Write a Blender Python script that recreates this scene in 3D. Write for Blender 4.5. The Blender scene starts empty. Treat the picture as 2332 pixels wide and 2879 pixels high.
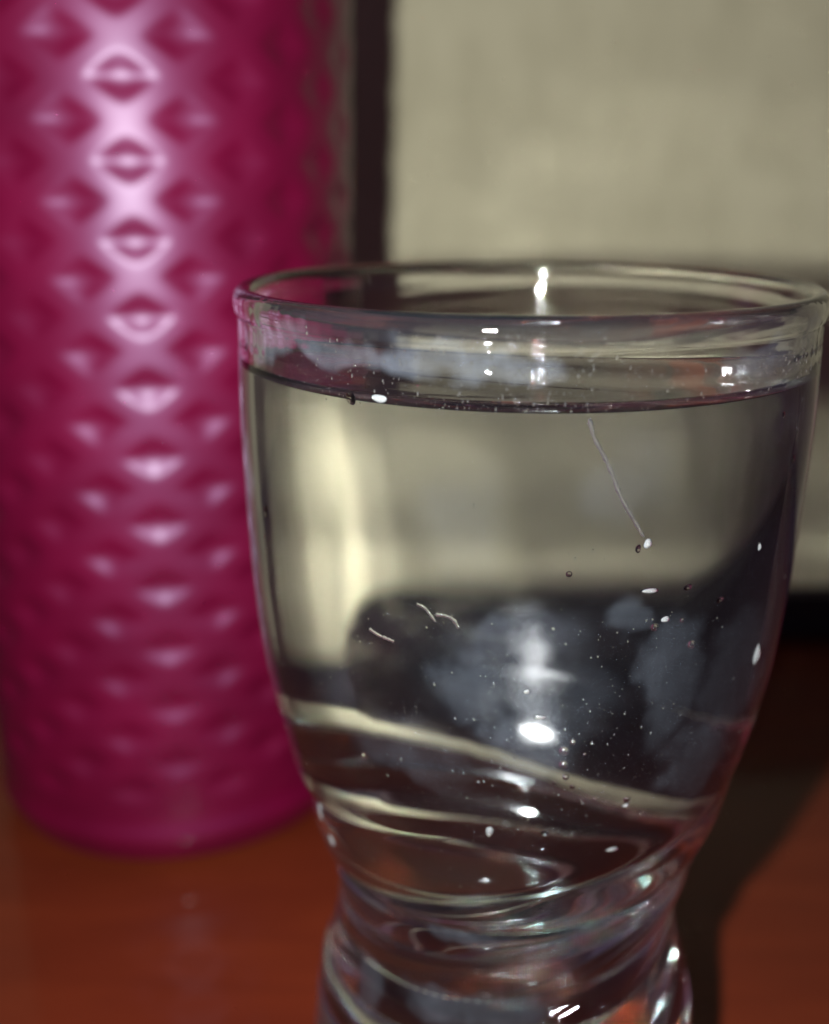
import bpy, math, random
import numpy as np

# ------------------------------------------------------------------ camera, light, exposure (lengths are in cm, S turns them into metres)
S = 0.1
K = S / 0.01                                # the scene is built K times larger than life, so that thin glass stays well clear of the renderer's tolerances
H = 15.72                                   # height of the lens above the table
PITCH = math.radians(18.1)
scene = bpy.context.scene
COL = scene.collection

cam = bpy.data.cameras.new('camera')
cam_ob = bpy.data.objects.new('camera', cam)
COL.objects.link(cam_ob)
cam_ob.location = (0, 0, H * S)
cam_ob.rotation_euler = (math.pi / 2 - PITCH, 0, 0)
cam.lens = 35.28
cam.sensor_width = 36.0
cam.clip_start = 0.005 * K
cam.clip_end = 50 * K
cam.dof.use_dof = True
cam.dof.focus_distance = 10.9 * S
cam.dof.aperture_fstop = 11.0 / K
scene.camera = cam_ob

world = bpy.data.worlds.new('World')
scene.world = world
world.use_nodes = True
bg = world.node_tree.nodes['Background']
bg.inputs['Color'].default_value = (0.98, 0.66, 1.1, 1)
bg.inputs['Strength'].default_value = 0.045

# the flash of the phone that took the picture: left of the lens
fl = bpy.data.lights.new('camera_flash', 'AREA')
fl.shape = 'DISK'
fl.size = 0.6 * S
fl.energy = 1.18 * K * K
fl.color = (0.96, 0.985, 1.0)
fl_ob = bpy.data.objects.new('camera_flash', fl)
COL.objects.link(fl_ob)
fl_ob.location = (-2.45 * S, 0.1 * S, (H - 0.12) * S)
fl_ob.rotation_euler = (math.pi / 2 - math.radians(12), 0, math.radians(-2))

scene.view_settings.view_transform = 'Standard'
scene.view_settings.look = 'None'
scene.view_settings.exposure = 0
scene.view_settings.gamma = 1
cy = scene.cycles
cy.max_bounces = 28
cy.transmission_bounces = 24
cy.glossy_bounces = 12
cy.diffuse_bounces = 3
cy.transparent_max_bounces = 24
cy.caustics_reflective = False
cy.caustics_refractive = True
cy.sample_clamp_indirect = 900
cy.blur_glossy = 0.0
cy.use_denoising = True
cy.use_guiding = True
cy.use_surface_guiding = True
cy.use_volume_guiding = False
cy.guiding_training_samples = 128
CAUSTICS = False
if CAUSTICS:
    fl.cycles.is_caustics_light = True

rng = np.random.default_rng(7)
random.seed(7)


# ------------------------------------------------------------------ helpers
def tag(o, label=None, cat=None, group=None, kind=None):
    for k, v in (('label', label), ('category', cat), ('group', group), ('kind', kind)):
        if v:
            o[k] = v
    return o


def link_mesh(name, verts, faces, mats, parent=None, loc=(0, 0, 0), smooth=True, fmat=None):
    me = bpy.data.meshes.new(name)
    me.from_pydata([tuple(v) for v in verts], [], faces)
    for m in (mats if isinstance(mats, (list, tuple)) else [mats]):
        me.materials.append(m)
    me.polygons.foreach_set('use_smooth', [smooth] * len(me.polygons))
    if fmat is not None:
        me.polygons.foreach_set('material_index', fmat)
    me.update()
    o = bpy.data.objects.new(name, me)
    COL.objects.link(o)
    o.location = loc
    if parent:
        o.parent = parent
    return o


def caustic(o, caster=False, receiver=False):
    if CAUSTICS:
        o.cycles.is_caustics_caster = caster
        o.cycles.is_caustics_receiver = receiver


def grid_faces(nr, nt, flip=False, off=0):
    """rows of nt vertices, closed round"""
    out = []
    for i in range(nr - 1):
        a = off + i * nt
        for j in range(nt):
            k = (j + 1) % nt
            q = (a + j, a + k, a + nt + k, a + nt + j)
            out.append(q[::-1] if flip else q)
    return out


def spline(pts, n):
    """Catmull-Rom through pts, n samples equally spaced along it"""
    P = np.array(pts, float)
    P = np.vstack([2 * P[0] - P[1], P, 2 * P[-1] - P[-2]])
    out = []
    for i in range(1, len(P) - 2):
        t = np.linspace(0, 1, 60, endpoint=False)[:, None]
        p0, p1, p2, p3 = P[i - 1], P[i], P[i + 1], P[i + 2]
        out.append(.5 * (2 * p1 + (p2 - p0) * t + (2 * p0 - 5 * p1 + 4 * p2 - p3) * t ** 2 + (3 * p1 - p0 - 3 * p2 + p3) * t ** 3))
    out.append(P[-2][None])
    Q = np.vstack(out)
    d = np.concatenate([[0], np.cumsum(np.hypot(*np.diff(Q, axis=0).T))])
    s = np.linspace(0, d[-1], n)
    return np.stack([np.interp(s, d, Q[:, 0]), np.interp(s, d, Q[:, 1])], 1)


def wob(th, z, amp, seed):
    """slow unevenness of hand-warm glass"""
    g = np.random.default_rng(seed)
    o = 0
    for k in range(9):
        m = g.integers(1, 14)
        kz = g.uniform(-.9, .9)
        o = o + g.uniform(.4, 1) * np.sin(m * th + kz * z + g.uniform(0, 6.28)) / (1 + .25 * m)
    return amp * o / 2.2


class NT:
    """small node builder"""
    def __init__(self, name):
        self.m = bpy.data.materials.new(name)
        self.m.use_nodes = True
        self.t = self.m.node_tree
        self.t.nodes.clear()
        self.out = self.t.nodes.new('ShaderNodeOutputMaterial')

    def n(self, typ, ins=None, **kw):
        nd = self.t.nodes.new(typ)
        for k, v in kw.items():
            setattr(nd, k, v)
        for k, v in (ins or {}).items():
            if isinstance(v, bpy.types.NodeSocket):
                self.t.links.new(v, nd.inputs[k])
            else:
                nd.inputs[k].default_value = v
        return nd

    def math(self, op, a, b=0.0, c=None, clamp=False):
        nd = self.n('ShaderNodeMath', {0: a, 1: b}, operation=op, use_clamp=clamp)
        if c is not None:
            if isinstance(c, bpy.types.NodeSocket):
                self.t.links.new(c, nd.inputs[2])
            else:
                nd.inputs[2].default_value = c
        return nd.outputs[0]

    def coords(self):
        """object coordinates in life-size metres"""
        o = self.n('ShaderNodeTexCoord').outputs['Object']
        return self.n('ShaderNodeVectorMath', {0: o, 'Scale': 1 / K}, operation='SCALE').outputs[0]

    def ramp(self, fac, stops, interp='LINEAR'):
        nd = self.n('ShaderNodeValToRGB', {'Fac': fac})
        cr = nd.color_ramp
        cr.interpolation = interp
        while len(cr.elements) < len(stops):
            cr.elements.new(0.5)
        for e, (p, c) in zip(cr.elements, stops):
            e.position = p
            e.color = c if len(c) == 4 else (*c, 1)
        return nd.outputs['Color']

    def maprange(self, v, a, b, c=0.0, d=1.0, smooth=True):
        nd = self.n('ShaderNodeMapRange', {0: v, 1: a, 2: b, 3: c, 4: d}, interpolation_type='SMOOTHSTEP' if smooth else 'LINEAR')
        return nd.outputs[0]

    def done(self, shader):
        self.t.links.new(shader, self.out.inputs['Surface'])
        return self.m


# ------------------------------------------------------------------ table and wall
def table_material():
    b = NT('lacquered_wood')
    co = b.coords()
    mp = b.n('ShaderNodeMapping', {'Vector': co, 'Scale': (9.0, 60.0, 30.0), 'Rotation': (0, 0, math.radians(8))}).outputs[0]
    grain = b.n('ShaderNodeTexNoise', {'Vector': mp, 'Scale': 1.6, 'Detail': 6.0, 'Roughness': 0.6, 'Distortion': 0.6}).outputs[0]
    mp2 = b.n('ShaderNodeMapping', {'Vector': co, 'Scale': (14.0, 20.0, 20.0)}).outputs[0]
    cloud = b.n('ShaderNodeTexNoise', {'Vector': mp2, 'Scale': 1.0, 'Detail': 3.0}).outputs[0]
    f = b.math('ADD', b.math('MULTIPLY', grain, 0.6), b.math('MULTIPLY', cloud, 0.4))
    c = b.ramp(f, [(0.30, (0.074, 0.0098, 0.0032)), (0.5, (0.094, 0.0132, 0.0041)), (0.72, (0.120, 0.0185, 0.0054))])
    rough = b.maprange(cloud, 0.3, 0.7, 0.05, 0.09)
    p = b.n('ShaderNodeBsdfPrincipled', {'Base Color': c, 'Roughness': 0.55, 'Specular IOR Level': 0.12,
                                         'Coat Weight': 0.45, 'Coat IOR': 1.36, 'Coat Roughness': rough})
    return b.done(p.outputs[0])


def wall_material():
    b = NT('beige_plaster')
    co = b.coords()
    mp = b.n('ShaderNodeMapping', {'Vector': co, 'Scale': (60.0, 60.0, 22.0)}).outputs[0]
    v1 = b.n('ShaderNodeTexNoise', {'Vector': mp, 'Scale': 1.0, 'Detail': 4.0, 'Roughness': 0.6}).outputs[0]
    mp2 = b.n('ShaderNodeMapping', {'Vector': co, 'Scale': (12.0, 12.0, 30.0)}).outputs[0]
    v2 = b.n('ShaderNodeTexNoise', {'Vector': mp2, 'Scale': 1.0, 'Detail': 2.0}).outputs[0]
    f = b.math('ADD', b.math('MULTIPLY', v1, 0.6), b.math('MULTIPLY', v2, 0.4))
    c = b.ramp(f, [(0.28, (0.48, 0.437, 0.280)), (0.5, (0.57, 0.523, 0.342)), (0.72, (0.65, 0.60, 0.40))])
    bump = b.n('ShaderNodeBump', {'Height': v1, 'Strength': 0.15, 'Distance': 0.0006 * K}).outputs[0]
    p = b.n('ShaderNodeBsdfPrincipled', {'Base Color': c, 'Roughness': 0.75, 'Specular IOR Level': 0.2, 'Normal': bump})
    return b.done(p.outputs[0])


def slab(name, x0, x1, y0, y1, z0, z1, mat, bev=0.3, parent=None):
    import bmesh
    bm = bmesh.new()
    bmesh.ops.create_cube(bm, size=1)
    for v in bm.verts:
        v.co = ((x0 + (v.co.x + .5) * (x1 - x0)) * S, (y0 + (v.co.y + .5) * (y1 - y0)) * S, (z0 + (v.co.z + .5) * (z1 - z0)) * S)
    if bev:
        bmesh.ops.bevel(bm, geom=list(bm.edges), offset=bev * S, segments=3, profile=0.5, affect='EDGES')
    me = bpy.data.meshes.new(name)
    bm.to_mesh(me)
    bm.free()
    me.materials.append(mat)
    o = bpy.data.objects.new(name, me)
    COL.objects.link(o)
    if parent:
        o.parent = parent
    return o


WALL_Y = 43.5
table = slab('table', -60, 60, -25, 34.3, -3, 0, table_material())
tag(table, 'glossy red brown lacquered wooden table top under the glass and bottle', 'table')
wall = slab('wall', -110, 110, WALL_Y, WALL_Y + 12, -75, 110, wall_material(), bev=0)
tag(wall, kind='structure')
caustic(table, receiver=True)
caustic(wall, receiver=True)

strip_m = NT('dark_stained_wood')
_c = strip_m.coords()
_n = strip_m.n('ShaderNodeTexNoise', {'Vector': strip_m.n('ShaderNodeMapping', {'Vector': _c, 'Scale': (12, 80, 80)}).outputs[0], 'Scale': 1.0, 'Detail': 4.0}).outputs[0]
strip_m = strip_m.done(strip_m.n('ShaderNodeBsdfPrincipled', {'Base Color': strip_m.ramp(_n, [(0.3, (0.010, 0.010, 0.014)), (0.7, (0.020, 0.019, 0.025))]), 'Roughness': 0.6}).outputs[0])
strip = slab('table_rail', -60, 60, 33.3, 34.2, 0.01, 1.72, strip_m, bev=0.12)
tag(strip, 'dark narrow wooden rail along the back edge of the table', 'rail')

# added, hidden dark case, its top shaped to darken the view through the water
def added_dark_case():
    import bmesh
    m_ = NT('dark_leatherette')
    co = m_.coords()
    n_ = m_.n('ShaderNodeTexNoise', {'Vector': co, 'Scale': 300.0, 'Detail': 3.0}).outputs[0]
    bp = m_.n('ShaderNodeBump', {'Height': n_, 'Strength': 0.2, 'Distance': 0.0004 * K}).outputs[0]
    mat = m_.done(m_.n('ShaderNodeBsdfPrincipled', {'Base Color': m_.ramp(n_, [(0.3, (0.014, 0.009, 0.011)), (0.7, (0.026, 0.017, 0.020))]), 'Roughness': 0.65, 'Specular IOR Level': 0.2, 'Normal': bp}).outputs[0])
    outline = [(-6.5, 0.01), (5.9, 0.01), (6.1, 0.3), (6.0, 2.6), (5.6, 3.5), (4.8, 3.85), (3.0, 3.95), (1.8, 4.2), (-0.5, 5.1), (-2.5, 6.0), (-4.5, 6.8), (-6.2, 7.2), (-6.6, 6.9)]
    bm = bmesh.new()
    vs = [bm.verts.new((x * S, 31.7 * S, z * S)) for x, z in outline]
    f = bm.faces.new(vs)
    ext = bmesh.ops.extrude_face_region(bm, geom=[f])
    for v in ext['geom']:
        if isinstance(v, bmesh.types.BMVert):
            v.co.y += 1.5 * S
    bmesh.ops.recalc_face_normals(bm, faces=bm.faces)
    bmesh.ops.bevel(bm, geom=list(bm.edges), offset=0.12 * S, segments=3, profile=0.5, affect='EDGES')
    me = bpy.data.meshes.new('added_dark_case')
    bm.to_mesh(me)
    bm.free()
    me.materials.append(mat)
    o = bpy.data.objects.new('added_dark_case', me)
    COL.objects.link(o)
    tag(o, 'added low dark case with sloping top, seen through the water behind the glass', 'case')


added_dark_case()

# ------------------------------------------------------------------ bottle
BX, BY = -6.47, 25.1


def bottle_material():
    b = NT('crimson_plastic')
    co = b.coords()
    n1 = b.n('ShaderNodeTexNoise', {'Vector': co, 'Scale': 40.0, 'Detail': 3.0}).outputs[0]
    hz = b.n('ShaderNodeSeparateXYZ', {0: co}).outputs['Z']   # the foot is smooth, the embossed body satin
    c = b.ramp(n1, [(0.3, (0.074, 0.0004, 0.0112)), (0.7, (0.098, 0.0006, 0.0155))])
    p = b.n('ShaderNodeBsdfPrincipled', {'Base Color': c, 'Roughness': 0.50, 'Specular IOR Level': 0.42, 'Specular Tint': (0.62, 0.30, 0.95, 1),
                                         'Coat Weight': b.maprange(hz, 0.0125, 0.017, 1.0, 0.42), 'Coat Roughness': b.maprange(hz, 0.0125, 0.017, 0.10, 0.38), 'Coat IOR': 1.5})
    return b.done(p.outputs[0])


def bottle():
    root = bpy.data.objects.new('bottle', None)
    COL.objects.link(root)
    root.location = (BX * S, BY * S, 0)
    tag(root, 'tall crimson bottle with embossed diamond lattice standing behind the glass', 'bottle')
    mat = bottle_material()
    # body profile
    prof = spline([(0.02, 0.22), (2.0, 0.20), (3.9, 0.12), (4.22, 0.0), (4.45, 0.05), (4.70, 0.22), (4.80, 0.45), (4.90, 0.75), (4.91, 0.95), (4.82, 1.35), (4.82, 2.0), (4.83, 4.0), (4.83, 6.0),
                   (4.84, 9.0), (4.90, 14.0), (5.04, 19.6), (5.10, 21.5), (5.08, 22.6), (4.9, 23.6), (4.2, 24.5), (3.4, 25.0), (3.1, 25.3), (3.1, 25.8)], 560)
    nt = 616
    th = np.linspace(0, 2 * math.pi, nt, endpoint=False)
    r = prof[:, 0][:, None] * np.ones(nt)
    z = prof[:, 1][:, None] * np.ones(nt)
    NX, PZ = 14, 1.47                       # diamonds round the bottle, height of one diamond
    u = (th[None] - math.radians(11.8)) / (2 * math.pi) * NX
    w = (z - 16.14) / PZ
    a = u + w
    c = u - w

    da = np.abs(a + .5 - np.round(a + .5))   # 0 on the ridges between the dished diamonds, .5 in their middle
    dc = np.abs(c + .5 - np.round(c + .5))
    k_ = 14.0
    m = -np.log(np.exp(-k_ * da) + np.exp(-k_ * dc) - np.exp(-k_ * (da + dc))) / k_
    m = np.maximum(m, 0)
    pit = np.clip((m - 0.115) / 0.30, 0, 1)
    h = 0.07 - 0.082 * pit * pit * (3 - 2 * pit) - 0.10 * m ** 2
    h = h * (1 + 0.10 * wob(th[None], z, 1.0, 31)) - 0.05
    fade = np.clip((z - 1.5) / 1.0, 0, 1) * np.clip((21.8 - z) / 1.0, 0, 1)
    fade = fade * fade * (3 - 2 * fade)
    rr = r + h * fade
    V = np.stack([rr * np.sin(th)[None], -rr * np.cos(th)[None], z], -1).reshape(-1, 3) * S
    F = grid_faces(len(prof), nt)
    body = link_mesh('body', V, F, mat, root)
    # screw cap, above the picture
    cp = spline([(3.1, 25.7), (3.5, 25.72), (3.55, 25.9), (3.55, 27.4), (3.4, 27.6), (0.02, 27.65)], 60)
    nt = 96
    th = np.linspace(0, 2 * math.pi, nt, endpoint=False)
    rr = cp[:, 0][:, None] + 0.03 * np.cos(48 * th)[None] * ((cp[:, 1] > 26) & (cp[:, 1] < 27.3))[:, None]
    V = np.stack([rr * np.sin(th)[None], -rr * np.cos(th)[None], cp[:, 1][:, None] * np.ones(nt)], -1).reshape(-1, 3) * S
    link_mesh('screw_cap', V, grid_faces(len(cp), nt), mat, root)
    return root


bottle()

# ------------------------------------------------------------------ drinking glass and the water in it
GX, GY = 1.45, 13.6
WL = 13.62                                   # water level
N_START, RISE = 4, 5.6                       # helical flutes: starts, rise per turn


def smooth01(x):
    x = np.clip(x, 0, 1)
    return x * x * (3 - 2 * x)


def ripple(th, z):
    """fine upright striations on the inside of the bowl"""
    g = np.random.default_rng(21)
    o = 0
    for k in range(14):
        m = g.integers(22, 70)
        o = o + np.sin(m * th + g.uniform(-.25, .25) * z + g.uniform(0, 6.28)) * np.cos(g.uniform(.2, 1.1) * z + g.uniform(0, 6.28)) / m
    return 0.022 * o


def flutes(th, z):
    """convex helical lobes with sharp grooves between them"""
    s = (z - 7.02 - RISE * th / (2 * math.pi)) / (RISE / N_START)
    d = np.abs(s - np.round(s)) * 2          # 0 in the groove, 1 on the lobe
    lobe = np.sqrt(np.clip(1 - (1 - d) ** 2, 0, 1) + 1e-3)
    return lobe - 0.75


def stem_threads(th, z):
    """the closer, flatter set of ridges wound round the waist"""
    s = (z - 6.42 - 2.0 * th / (2 * math.pi)) / (2.0 / 3)
    d = np.abs(s - np.round(s)) * 2
    lobe = np.sqrt(np.clip(1 - (1 - d) ** 2, 0, 1) + 2e-3) - 0.75
    return 0.10 * lobe * smooth01((7.3 + .35 * np.sin(th) - z) / .9) * smooth01((z - 2.2) / 1.5)


def flute_amp(z):
    up = smooth01((8.35 - z) / 1.8)
    low = 0.16 + 0.84 * smooth01((z - 4.6) / 2.2)
    base = smooth01((z - 1.0) / 1.0)
    return 0.26 * up * low * base


OUT_PTS = [(3.06, 0.25), (3.12, 0.6), (3.14, 1.4), (3.13, 2.2), (3.08, 2.9), (2.96, 3.6), (2.73, 4.4), (2.63, 5.1), (2.71, 5.8), (2.98, 6.8), (3.22, 7.5), (3.46, 8.5), (3.61, 9.3),
           (3.69, 10), (3.755, 11), (3.785, 12), (3.80, 12.9), (3.775, 13.8), (3.77, 14.1), (3.80, 14.2), (3.815, 14.3), (3.80, 14.41), (3.74, 14.485), (3.67, 14.5)]
IN_PTS = [(3.60, 14.47), (3.55, 14.39), (3.535, 14.28), (3.53, 14.0), (3.54, 13.62), (3.56, 12.9), (3.55, 12), (3.52, 11), (3.45, 10), (3.37, 9.3), (3.20, 8.5),
          (2.92, 7.5), (2.62, 6.8), (2.28, 6.1), (1.9, 5.6), (1.35, 5.2), (0.7, 5.0), (0.02, 4.95)]


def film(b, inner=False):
    """mineral film and smears on the glass, and flash haze painted in as cloudy patches"""
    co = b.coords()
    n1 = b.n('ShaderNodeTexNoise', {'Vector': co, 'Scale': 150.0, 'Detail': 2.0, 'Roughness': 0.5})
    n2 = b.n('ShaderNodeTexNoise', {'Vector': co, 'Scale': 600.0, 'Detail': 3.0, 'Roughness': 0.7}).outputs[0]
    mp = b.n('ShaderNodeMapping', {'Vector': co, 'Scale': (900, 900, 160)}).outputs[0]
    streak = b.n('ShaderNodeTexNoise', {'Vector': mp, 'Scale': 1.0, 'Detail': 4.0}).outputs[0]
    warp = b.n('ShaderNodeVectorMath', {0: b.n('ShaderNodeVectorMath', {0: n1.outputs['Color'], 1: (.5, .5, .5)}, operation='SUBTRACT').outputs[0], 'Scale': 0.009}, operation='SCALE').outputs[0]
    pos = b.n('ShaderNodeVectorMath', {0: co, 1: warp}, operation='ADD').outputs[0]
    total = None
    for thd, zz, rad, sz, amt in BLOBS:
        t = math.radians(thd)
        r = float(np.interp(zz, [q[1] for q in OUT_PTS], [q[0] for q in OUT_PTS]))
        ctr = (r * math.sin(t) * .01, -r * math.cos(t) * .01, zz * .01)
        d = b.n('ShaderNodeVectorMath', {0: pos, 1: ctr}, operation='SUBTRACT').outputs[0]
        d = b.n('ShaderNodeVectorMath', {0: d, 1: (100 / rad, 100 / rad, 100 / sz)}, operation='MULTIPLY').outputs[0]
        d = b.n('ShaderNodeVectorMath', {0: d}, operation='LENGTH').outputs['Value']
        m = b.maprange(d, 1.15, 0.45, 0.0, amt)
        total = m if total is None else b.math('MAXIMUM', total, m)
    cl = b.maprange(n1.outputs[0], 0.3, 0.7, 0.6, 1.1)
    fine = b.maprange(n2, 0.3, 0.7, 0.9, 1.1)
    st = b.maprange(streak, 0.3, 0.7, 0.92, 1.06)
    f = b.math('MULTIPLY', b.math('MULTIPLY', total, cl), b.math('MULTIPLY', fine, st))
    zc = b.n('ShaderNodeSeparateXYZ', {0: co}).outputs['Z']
    base_film = b.maprange(zc, 0.1412, 0.1425, 0.0012, 0.0052)      # thin pale film, denser all round the lip to whiten it
    return b.math('MULTIPLY_ADD', f, 1.95, base_film)


#         theta  z     half width, half height, amount
BLOBS = [(-4.8, 11.0, 0.80, 0.50, .007), (-8.0, 10.4, 0.90, 0.60, .008), (-2.0, 9.80, 0.60, 0.80, .013), (5, 10.2, 0.6, 0.7, .004), (23, 10.4, 0.46, 1.0, .008), (41, 10.1, 1.0, 1.0, .007),  # first patches, mid bowl: the haze of the flash painted on
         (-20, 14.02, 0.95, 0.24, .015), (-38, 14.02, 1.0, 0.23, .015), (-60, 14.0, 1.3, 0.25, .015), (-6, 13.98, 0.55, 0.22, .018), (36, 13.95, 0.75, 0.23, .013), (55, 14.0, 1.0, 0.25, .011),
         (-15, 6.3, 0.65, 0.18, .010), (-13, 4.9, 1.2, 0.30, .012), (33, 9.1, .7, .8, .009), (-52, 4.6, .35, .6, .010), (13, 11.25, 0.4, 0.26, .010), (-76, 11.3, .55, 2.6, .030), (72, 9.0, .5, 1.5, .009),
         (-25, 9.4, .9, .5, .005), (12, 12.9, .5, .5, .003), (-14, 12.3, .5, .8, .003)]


def glass_material(name, ior, with_film=False, color=(0.984, 0.987, 0.987, 1)):
    b = NT(name)
    if not with_film:
        return b.done(b.n('ShaderNodeBsdfGlass', {'Color': color, 'Roughness': 0.0, 'IOR': ior}).outputs[0])
    # the far side of the bowl is wet and slightly frosted outside, low down
    co = b.coords()
    d = b.n('ShaderNodeVectorMath', {0: co, 1: (-0.002, 0.031, 0.080)}, operation='SUBTRACT').outputs[0]
    d = b.n('ShaderNodeVectorMath', {0: d, 1: (1 / .016, 1 / .012, 1 / .024)}, operation='MULTIPLY').outputs[0]
    d = b.n('ShaderNodeVectorMath', {0: d}, operation='LENGTH').outputs['Value']
    nz = b.n('ShaderNodeTexNoise', {'Vector': co, 'Scale': 260.0, 'Detail': 3.0}).outputs[0]
    wet = b.math('MULTIPLY', b.maprange(d, 1.2, 0.5), b.maprange(nz, 0.35, 0.65, 0.08, 0.24))
    g = b.n('ShaderNodeBsdfGlass', {'Color': color, 'Roughness': wet, 'IOR': ior}).outputs[0]
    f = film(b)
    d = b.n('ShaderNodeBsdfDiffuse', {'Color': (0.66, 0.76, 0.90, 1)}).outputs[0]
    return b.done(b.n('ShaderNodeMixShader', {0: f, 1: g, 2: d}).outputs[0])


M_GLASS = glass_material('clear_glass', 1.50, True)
M_GLASS_IN = glass_material('clear_glass_inside', 1.50)
M_WATER = glass_material('water', 1.333, color=(0.995, 1, 0.998, 1))
M_WATER_SIDE = glass_material('water_against_glass', 1.333 / 1.50, color=(1, 1, 1, 1))
M_AIR = glass_material('air_in_water', 1 / 1.333, color=(1, 1, 1, 1))

NTH = 640


def turn(prof, rr, th):
    z = prof[:, 1][:, None] * np.ones(len(th))
    return np.stack([rr * np.sin(th)[None], -rr * np.cos(th)[None], z], -1).reshape(-1, 3) * S


def outer_r(prof, th):
    z = prof[:, 1][:, None]
    r = prof[:, 0][:, None] + flute_amp(z) * flutes(th[None], z) + stem_threads(th[None], z)
    g = np.random.default_rng(77)
    tw = sum(np.sin(int(m) * th + g.uniform(0, 6.28)) * (0.6 + .4 * np.sin(th * 5 + m)) for m in g.integers(45, 125, 9))
    r = r + 0.00042 * tw[None] * smooth01((z - 13.5) / .4)
    return r + wob(th[None], z, 0.016, 3) * smooth01((14.1 - z) / 1.0)


def vertex_normals(V, nr, nt):
    """smooth normals of the whole turned surface, so that its parts join without a seam"""
    P = V.reshape(nr, nt, 3)
    dt = np.roll(P, -1, 1) - np.roll(P, 1, 1)
    dz = np.empty_like(P)
    dz[1:-1] = P[2:] - P[:-2]
    dz[0] = P[1] - P[0]
    dz[-1] = P[-1] - P[-2]
    nn = np.cross(dt, dz)
    return (nn / np.maximum(np.linalg.norm(nn, axis=-1, keepdims=True), 1e-12)).reshape(-1, 3)


def drinking_glass():
    th = np.linspace(0, 2 * math.pi, NTH, endpoint=False)
    # seam of the helix sits at the back: theta runs -pi..pi
    th = th - math.pi
    o = spline(OUT_PTS, 760)
    base = spline([(0.02, 0.35), (1.2, 0.33), (2.3, 0.22), (2.65, 0.06), (2.8, 0.0), (2.95, 0.05), (3.06, 0.25)], 60)[:-1]
    inn = spline(IN_PTS, 420)
    cut = np.argmax(inn[:, 1] < WL)
    dry = inn[:cut + 1].copy()
    dry[-1] = (np.interp(WL, inn[::-1, 1], inn[::-1, 0]), WL)
    rb = base[:, 0][:, None] * np.ones(NTH)
    ro = outer_r(o, th)
    zd = dry[:, 1][:, None]
    rd = dry[:, 0][:, None] + (wob(th[None], zd, 0.008, 5) + 0.0045 * np.sin(22 * zd + 3 * np.sin(th[None] * 2))) * smooth01((zd - WL) / .15)
    V = np.vstack([turn(base, rb, th), turn(o, ro, th), turn(dry, rd, th)])
    n = len(base) + len(o) + len(dry)
    NRM = vertex_normals(V, n, NTH)
    root = bpy.data.objects.new('drinking_glass', None)
    COL.objects.link(root)
    root.location = (GX * S, GY * S, 0)
    tag(root, 'clear drinking glass with twisted fluted stem filled with water', 'glass')
    zrow = V.reshape(n, NTH, 3)[:, 0, 2] / S
    nb, no = len(base), len(o)
    out_row = lambda z: nb + int(np.argmax(o[:, 1] > z))
    a, b_, c_, d_ = out_row(2.3), out_row(7.2), out_row(14.12), nb + no + int(np.argmax(dry[:, 1] < 14.2))
    for nm, i0, i1 in (('foot', 0, a), ('twisted_stem', a, b_), ('bowl', b_, c_), ('rim', c_, d_), ('inner_wall', d_, n - 1)):
        rows = slice(i0 * NTH, (i1 + 1) * NTH)
        F = grid_faces(i1 - i0 + 1, NTH)
        inside = [1 if i0 + k // NTH >= nb + no - 1 else 0 for k in range(len(F))]
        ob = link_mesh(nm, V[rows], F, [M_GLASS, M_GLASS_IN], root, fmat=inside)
        ob.data.normals_split_custom_set_from_vertices([tuple(q) for q in NRM[rows]])
    g = root
    # water: side from the bottom up to the level, then the top with its meniscus
    wet = inn[cut:].copy()
    wet[0] = (np.interp(WL, inn[::-1, 1], inn[::-1, 0]), WL)
    wet = wet[::-1]
    zz = wet[:, 1][:, None]
    rw = wet[:, 0][:, None] * np.ones(NTH)
    rw = rw + (0.15 * flute_amp(zz) * flutes(th[None] , zz + 0.0) * smooth01((zz - 5.2) / 1.0)
               + (wob(th[None], zz, 0.038, 11) + ripple(th[None], zz)) * smooth01((13.6 - zz) / .5) * smooth01((zz - 5.1) / .6))
    R0 = wet[-1, 0]
    top = [(R0 - .015 * k, WL - 0.20 * (1 - math.exp(-.015 * k / .16))) for k in range(1, 62)]
    top += [(x, WL - 0.20) for x in np.linspace(R0 - .95, 0.02, 40)]
    top = np.array(top)
    V = np.vstack([turn(wet, rw, th), turn(top, top[:, 0][:, None] * np.ones(NTH), th)])
    F = grid_faces(len(wet) + len(top), NTH)
    mi = [1] * ((len(wet) - 1) * NTH) + [0] * (len(top) * NTH)
    w = link_mesh('water', V, F, [M_WATER, M_WATER_SIDE], loc=(GX * S, GY * S, 0), fmat=mi)
    tag(w, 'clear water filling the glass to just below its rim', 'water')
    caustic(w, caster=True)
    return g


drinking_glass()

# ------------------------------------------------------------------ drops, bubbles and specks
def out_radius(thd, z):
    pts = sorted(OUT_PTS, key=lambda q: q[1])
    zz = np.array([q[1] for q in pts])
    r0 = float(np.interp(z, zz, [q[0] for q in pts]))
    t = math.radians(thd)
    p = np.array([[r0, z]])
    return float(outer_r(p, np.array([t]))[0, 0])


def surf(thd, z, lift=0.0):
    """point, outward normal and the two tangents of the outside of the glass, in cm from its axis"""
    def P(a, zz):
        t = math.radians(a)
        r = out_radius(a, zz)
        return np.array([r * math.sin(t), -r * math.cos(t), zz])
    p = P(thd, z)
    tx = P(thd + .3, z) - P(thd - .3, z)
    tz = P(thd, z + .02) - P(thd, z - .02)
    tx /= np.linalg.norm(tx)
    tz /= np.linalg.norm(tz)
    n = np.cross(tx, tz)
    n /= np.linalg.norm(n)
    return p + n * lift, n, tx, tz


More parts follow.
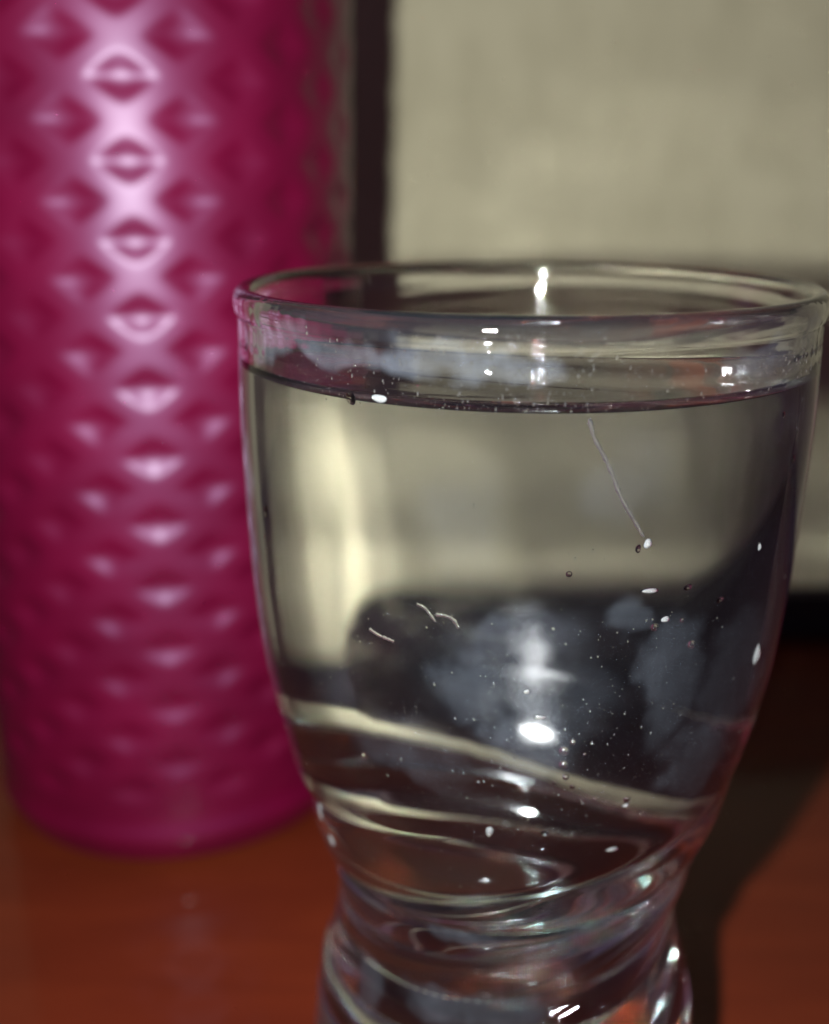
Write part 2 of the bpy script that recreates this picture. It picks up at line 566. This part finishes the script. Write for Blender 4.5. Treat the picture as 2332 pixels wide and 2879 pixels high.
def dome(w, h, t, nt=20, nr=8, seed=0, point=0.0):
    """a drop lying on the glass: closed flattened cap, slightly uneven, pear shaped by point"""
    g = np.random.default_rng(seed)
    ph = g.uniform(0, 6.28, 3)
    V, F = [], []
    for i in range(nr):
        a = (i / (nr - 1)) * math.pi / 2
        for j in range(nt):
            b = 2 * math.pi * j / nt
            e = 1 + .10 * math.sin(2 * b + ph[0]) + .06 * math.sin(3 * b + ph[1])
            x, y = w * e * math.cos(b) * math.cos(a), h * e * math.sin(b) * math.cos(a)
            x *= 1 - point * max(0, y / h)
            V.append((x, y, t * math.sin(a) ** 2))
    top = len(V)
    V.append((0, 0, t * 1.01))
    F = [(i * nt + j, i * nt + (j + 1) % nt, (i + 1) * nt + (j + 1) % nt, (i + 1) * nt + j) for i in range(nr - 2) for j in range(nt)]
    i = nr - 2
    F += [(i * nt + j, i * nt + (j + 1) % nt, top) for j in range(nt)]
    F.append(tuple(range(nt))[::-1])
    V = [v for k, v in enumerate(V) if k < (nr - 1) * nt or k == top]
    F = [tuple(len(V) - 1 if q == top else q for q in f) for f in F]
    return np.array(V), F


from mathutils import Matrix


def place_on_glass(o, thd, z, lift=-0.006):
    p, n, tx, tz = surf(thd, z, lift)
    m = Matrix.Identity(4)
    for k, ax in enumerate((tx, np.cross(n, tx), n)):
        for q in range(3):
            m[q][k] = ax[q]
    m.translation = ((GX + p[0]) * S, (GY + p[1]) * S, p[2] * S)
    o.matrix_world = m


M_DROP = glass_material('drop_water', 1.333, color=(1, 1, 1, 1))
_b = NT('white_residue')
M_RES = _b.done(_b.n('ShaderNodeMixShader', {0: 0.022, 1: _b.n('ShaderNodeBsdfGlass', {'Color': (1, 1, 1, 1), 'IOR': 1.333, 'Roughness': 0.0}).outputs[0],
                                             2: _b.n('ShaderNodeBsdfDiffuse', {'Color': (0.80, 0.84, 0.84, 1)}).outputs[0]}).outputs[0])
_b = NT('chalky_residue')
M_CHALK = _b.done(_b.n('ShaderNodeMixShader', {0: 0.12, 1: _b.n('ShaderNodeBsdfGlass', {'Color': (1, 1, 1, 1), 'IOR': 1.333, 'Roughness': 0.0}).outputs[0],
                                               2: _b.n('ShaderNodeBsdfDiffuse', {'Color': (0.80, 0.84, 0.84, 1)}).outputs[0]}).outputs[0])


def drop(thd, z, w, h, t, label, cat='drop', name='water_drop', mat=None, group='water drops on the outside of the glass', point=0.0):
    V, F = dome(w, h, t, seed=int(thd * 10 + z * 100) % 9999, point=point)
    o = link_mesh(name, V * S, F, mat or M_DROP)
    place_on_glass(o, thd, z)
    return tag(o, label, cat, group)


drop(46.9, 10.28, .085, .15, .05, 'large milky white oval drop near the right edge of the glass', mat=M_CHALK, point=.25)
drop(15.4, 12.12, .055, .055, .04, 'bright round drop hanging at the lower end of the thin water trickle', mat=M_CHALK)
drop(13.8, 12.07, .035, .045, .03, 'small dark lens shaped drop touching the left of the trickle end drop')
drop(20.0, 11.20, .055, .045, .035, 'bright oval drop right of the middle just above a tiny dark bubble', mat=M_CHALK)
drop(16.5, 11.57, .11, .035, .02, 'wide smeared white drop at the line where beige meets dark', mat=M_CHALK)
drop(23.9, 11.54, .06, .035, .03, 'small flat drop right of the wide white smear')
drop(31.6, 11.29, .055, .035, .03, 'faint yellowish drop on the dark right half of the glass')
drop(41.0, 11.79, .03, .05, .03, 'tiny upright bright drop high on the dark right side', mat=M_CHALK)
drop(49.7, 12.72, .03, .06, .03, 'narrow bright drop at the upper right edge of the glass')
drop(-3.3, 10.41, .04, .04, .03, 'round bright white drop above the flash reflection in the bowl', mat=M_CHALK)
drop(-0.9, 10.08, .075, .03, .02, 'curved white drop just above the flash reflection in the bowl', mat=M_CHALK)
drop(-34.2, 13.56, .06, .07, .03, 'dark triangular drop hanging from the water line at left', point=-.4)
drop(-28.7, 13.60, .09, .05, .03, 'white lumpy drop on the water line at left', mat=M_CHALK)
drop(-9.3, 8.36, .045, .10, .04, 'upright bright drop low on the bowl above the white caustic line', mat=M_CHALK)
drop(1.7, 8.36, .05, .035, .03, 'small round drop low in the middle of the bowl')
drop(16.9, 7.97, .09, .05, .03, 'slanted bright drop low on the right beside the upper groove', mat=M_CHALK)
drop(17.7, 8.69, .05, .035, .03, 'white drop just above the right end of the groove', mat=M_CHALK)
drop(-62, 7.35, .10, .16, .03, 'bright wet blotch on the left flank where the bowl meets the grooves', mat=M_CHALK)
drop(-57, 7.0, .07, .10, .03, 'smaller bright blotch just below the wet blotch on the left flank', mat=M_CHALK)
drop(44.0, 13.3, .03, .04, .02, 'tiny drop under the water line at right')
drop(-60, 11.9, .05, .09, .03, 'long drop near the left edge of the glass')


def streak(pts, rad, label, name, cat, group, mat):
    """a thin thread of water lying on the glass through (theta, z) points"""
    pts = np.array(pts, float)
    q = spline(pts, 6 * len(pts) + 6)
    g = np.random.default_rng(int(abs(pts.sum()) * 10))
    V, F, nt = [], [], 10
    for i, (a, z) in enumerate(q):
        p, n, tx, tz = surf(a, z)
        a2, z2 = q[min(i + 1, len(q) - 1)]
        a1, z1 = q[max(i - 1, 0)]
        d = surf(a2, z2)[0] - surf(a1, z1)[0]
        side = np.cross(d / np.linalg.norm(d), n)
        w = rad * (0.45 + .55 * g.random() + .5 * abs(math.sin(i * .55 + 1))) * (0.35 if i in (0, len(q) - 1) else 1)
        for k in range(nt):
            b = 2 * math.pi * k / nt
            V.append(p + side * w * math.cos(b) + n * (w * .8 * math.sin(b)))
    for i in range(len(q) - 1):
        for k in range(nt):
            F.append((i * nt + k, i * nt + (k + 1) % nt, (i + 1) * nt + (k + 1) % nt, (i + 1) * nt + k))
    F.append(tuple(range(nt))[::-1])
    F.append(tuple((len(q) - 1) * nt + k for k in range(nt)))
    V = np.array(V)
    c = V[0].copy()
    o = link_mesh(name, (V - c) * S, F, mat, loc=((GX + c[0]) * S, (GY + c[1]) * S, c[2] * S))
    return tag(o, label, cat, group)


streak([(4.5, 13.5), (5.4, 13.3), (7.1, 13.1), (8.6, 12.9), (10.2, 12.66), (13.0, 12.36), (14.6, 12.2)], .019, 'long thin slanting trickle of water running down to a bright drop', 'water_trickle', 'trickle', None, M_RES)
streak([(-22.2, 11.36), (-20.8, 11.33), (-19.6, 11.24), (-18.9, 11.18)], .018, 'short pale wavy streak left of the middle, upper one of a joined pair', 'water_streak', 'streak', 'short pale water streaks', M_RES)
streak([(-18.9, 11.27), (-17.2, 11.27), (-15.8, 11.23), (-14.9, 11.13)], .022, 'short pale wavy streak left of the middle, right one of a joined pair', 'water_streak', 'streak', 'short pale water streaks', M_RES)
streak([(-31.6, 10.93), (-29.8, 10.88), (-28.0, 10.86), (-26.6, 10.84)], .018, 'short pale streak above the red brown patch in the glass', 'water_streak', 'streak', 'short pale water streaks', M_RES)




def bubble(thd, z, rad, label):
    """air bubble clinging to the inside of the bowl"""
    import bmesh
    bm = bmesh.new()
    bmesh.ops.create_icosphere(bm, subdivisions=3, radius=rad * S)
    me = bpy.data.meshes.new('air_bubble')
    bm.to_mesh(me)
    bm.free()
    me.polygons.foreach_set('use_smooth', [True] * len(me.polygons))
    me.materials.append(M_AIR)
    o = bpy.data.objects.new('air_bubble', me)
    COL.objects.link(o)
    ri = float(np.interp(z, [q[1] for q in IN_PTS][::-1], [q[0] for q in IN_PTS][::-1])) - rad - .05
    t = math.radians(thd)
    o.location = ((GX + ri * math.sin(t)) * S, (GY - ri * math.cos(t)) * S, z * S)
    return tag(o, label, 'bubble', 'air bubbles in the water')


bubble(20.3, 11.02, .045, 'tiny dark ringed air bubble just under the bright oval drop')
bubble(29.3, 10.70, .05, 'air bubble alone in the hazy right part of the water')
bubble(3.4, 11.74, .035, 'smallest ring shaped air bubble just above the dark band')
bubble(4.8, 9.49, .06, 'upper bubble of the close pair right of the flash reflection')
bubble(4.9, 9.30, .055, 'lower bubble of the close pair right of the flash reflection')
bubble(20.0, 8.66, .045, 'air bubble low at right beside the white drop')


for k, (a_, z_, r_, words) in enumerate([(6.3, 9.62, .035, 'tiny bubble at the top of the chain right of the flash reflection'), (5.6, 9.12, .04, 'bubble below the close pair right of the flash reflection'),
                                         (7.2, 8.98, .03, 'small bubble lowest in the chain right of the flash reflection'), (3.4, 9.05, .022, 'pinhead bubble left of the chain of bubbles'),
                                         (8.8, 9.45, .020, 'pinhead bubble right of the chain of bubbles'), (12.5, 8.75, .03, 'small bubble between the chain and the lowest white drop'),
                                         (26.0, 11.05, .028, 'small bubble right of the bright oval drop'), (-12.0, 9.0, .03, 'small bubble on the dark left half above the groove')]):
    bubble(a_, z_, r_, words)


def specks():
    """fine spray dried on the glass, too many and too small to count"""
    g = np.random.default_rng(5)
    V, F = [], []
    made = 0
    while made < 1300:
        u = g.random()
        if u < .30:
            th, z = g.normal(-8, 17), g.uniform(13.55, 14.2)
        elif u < .45:
            th, z = g.normal(-9, 8), g.normal(14.2, .12)
            if z > 14.4:
                continue
        elif u < .62:
            th, z = g.normal(2, 16), g.uniform(8.3, 11.3)
        elif u < .72:
            th, z = g.normal(42, 9), g.uniform(13.6, 14.0)
        else:
            th, z = g.uniform(-75, 75), g.uniform(4.0, 14.3)
        rad = .0055 + .0085 * g.random() ** 3
        p, n, tx, tz = surf(th, z)
        k = len(V)
        el = 1 + 1.2 * g.random()
        for b in range(6):
            a = b * math.pi / 3
            V.append(p + rad * (tx * math.cos(a) + el * tz * math.sin(a)) - n * .001)
        for b in range(6):
            a = b * math.pi / 3
            V.append(p + rad * .6 * (tx * math.cos(a) + el * tz * math.sin(a)) + n * rad * .6)
        V.append(p + n * rad * .75)
        for b in range(6):
            c = (b + 1) % 6
            F.append((k + b, k + c, k + 6 + c, k + 6 + b))
            F.append((k + 6 + b, k + 6 + c, k + 12))
        made += 1
    o = link_mesh('dried_spray', np.array(V) * S, F, M_RES, loc=(GX * S, GY * S, 0))
    tag(o, 'fine pale specks of dried spray scattered over the outside of the glass', 'specks', kind='stuff')


specks()
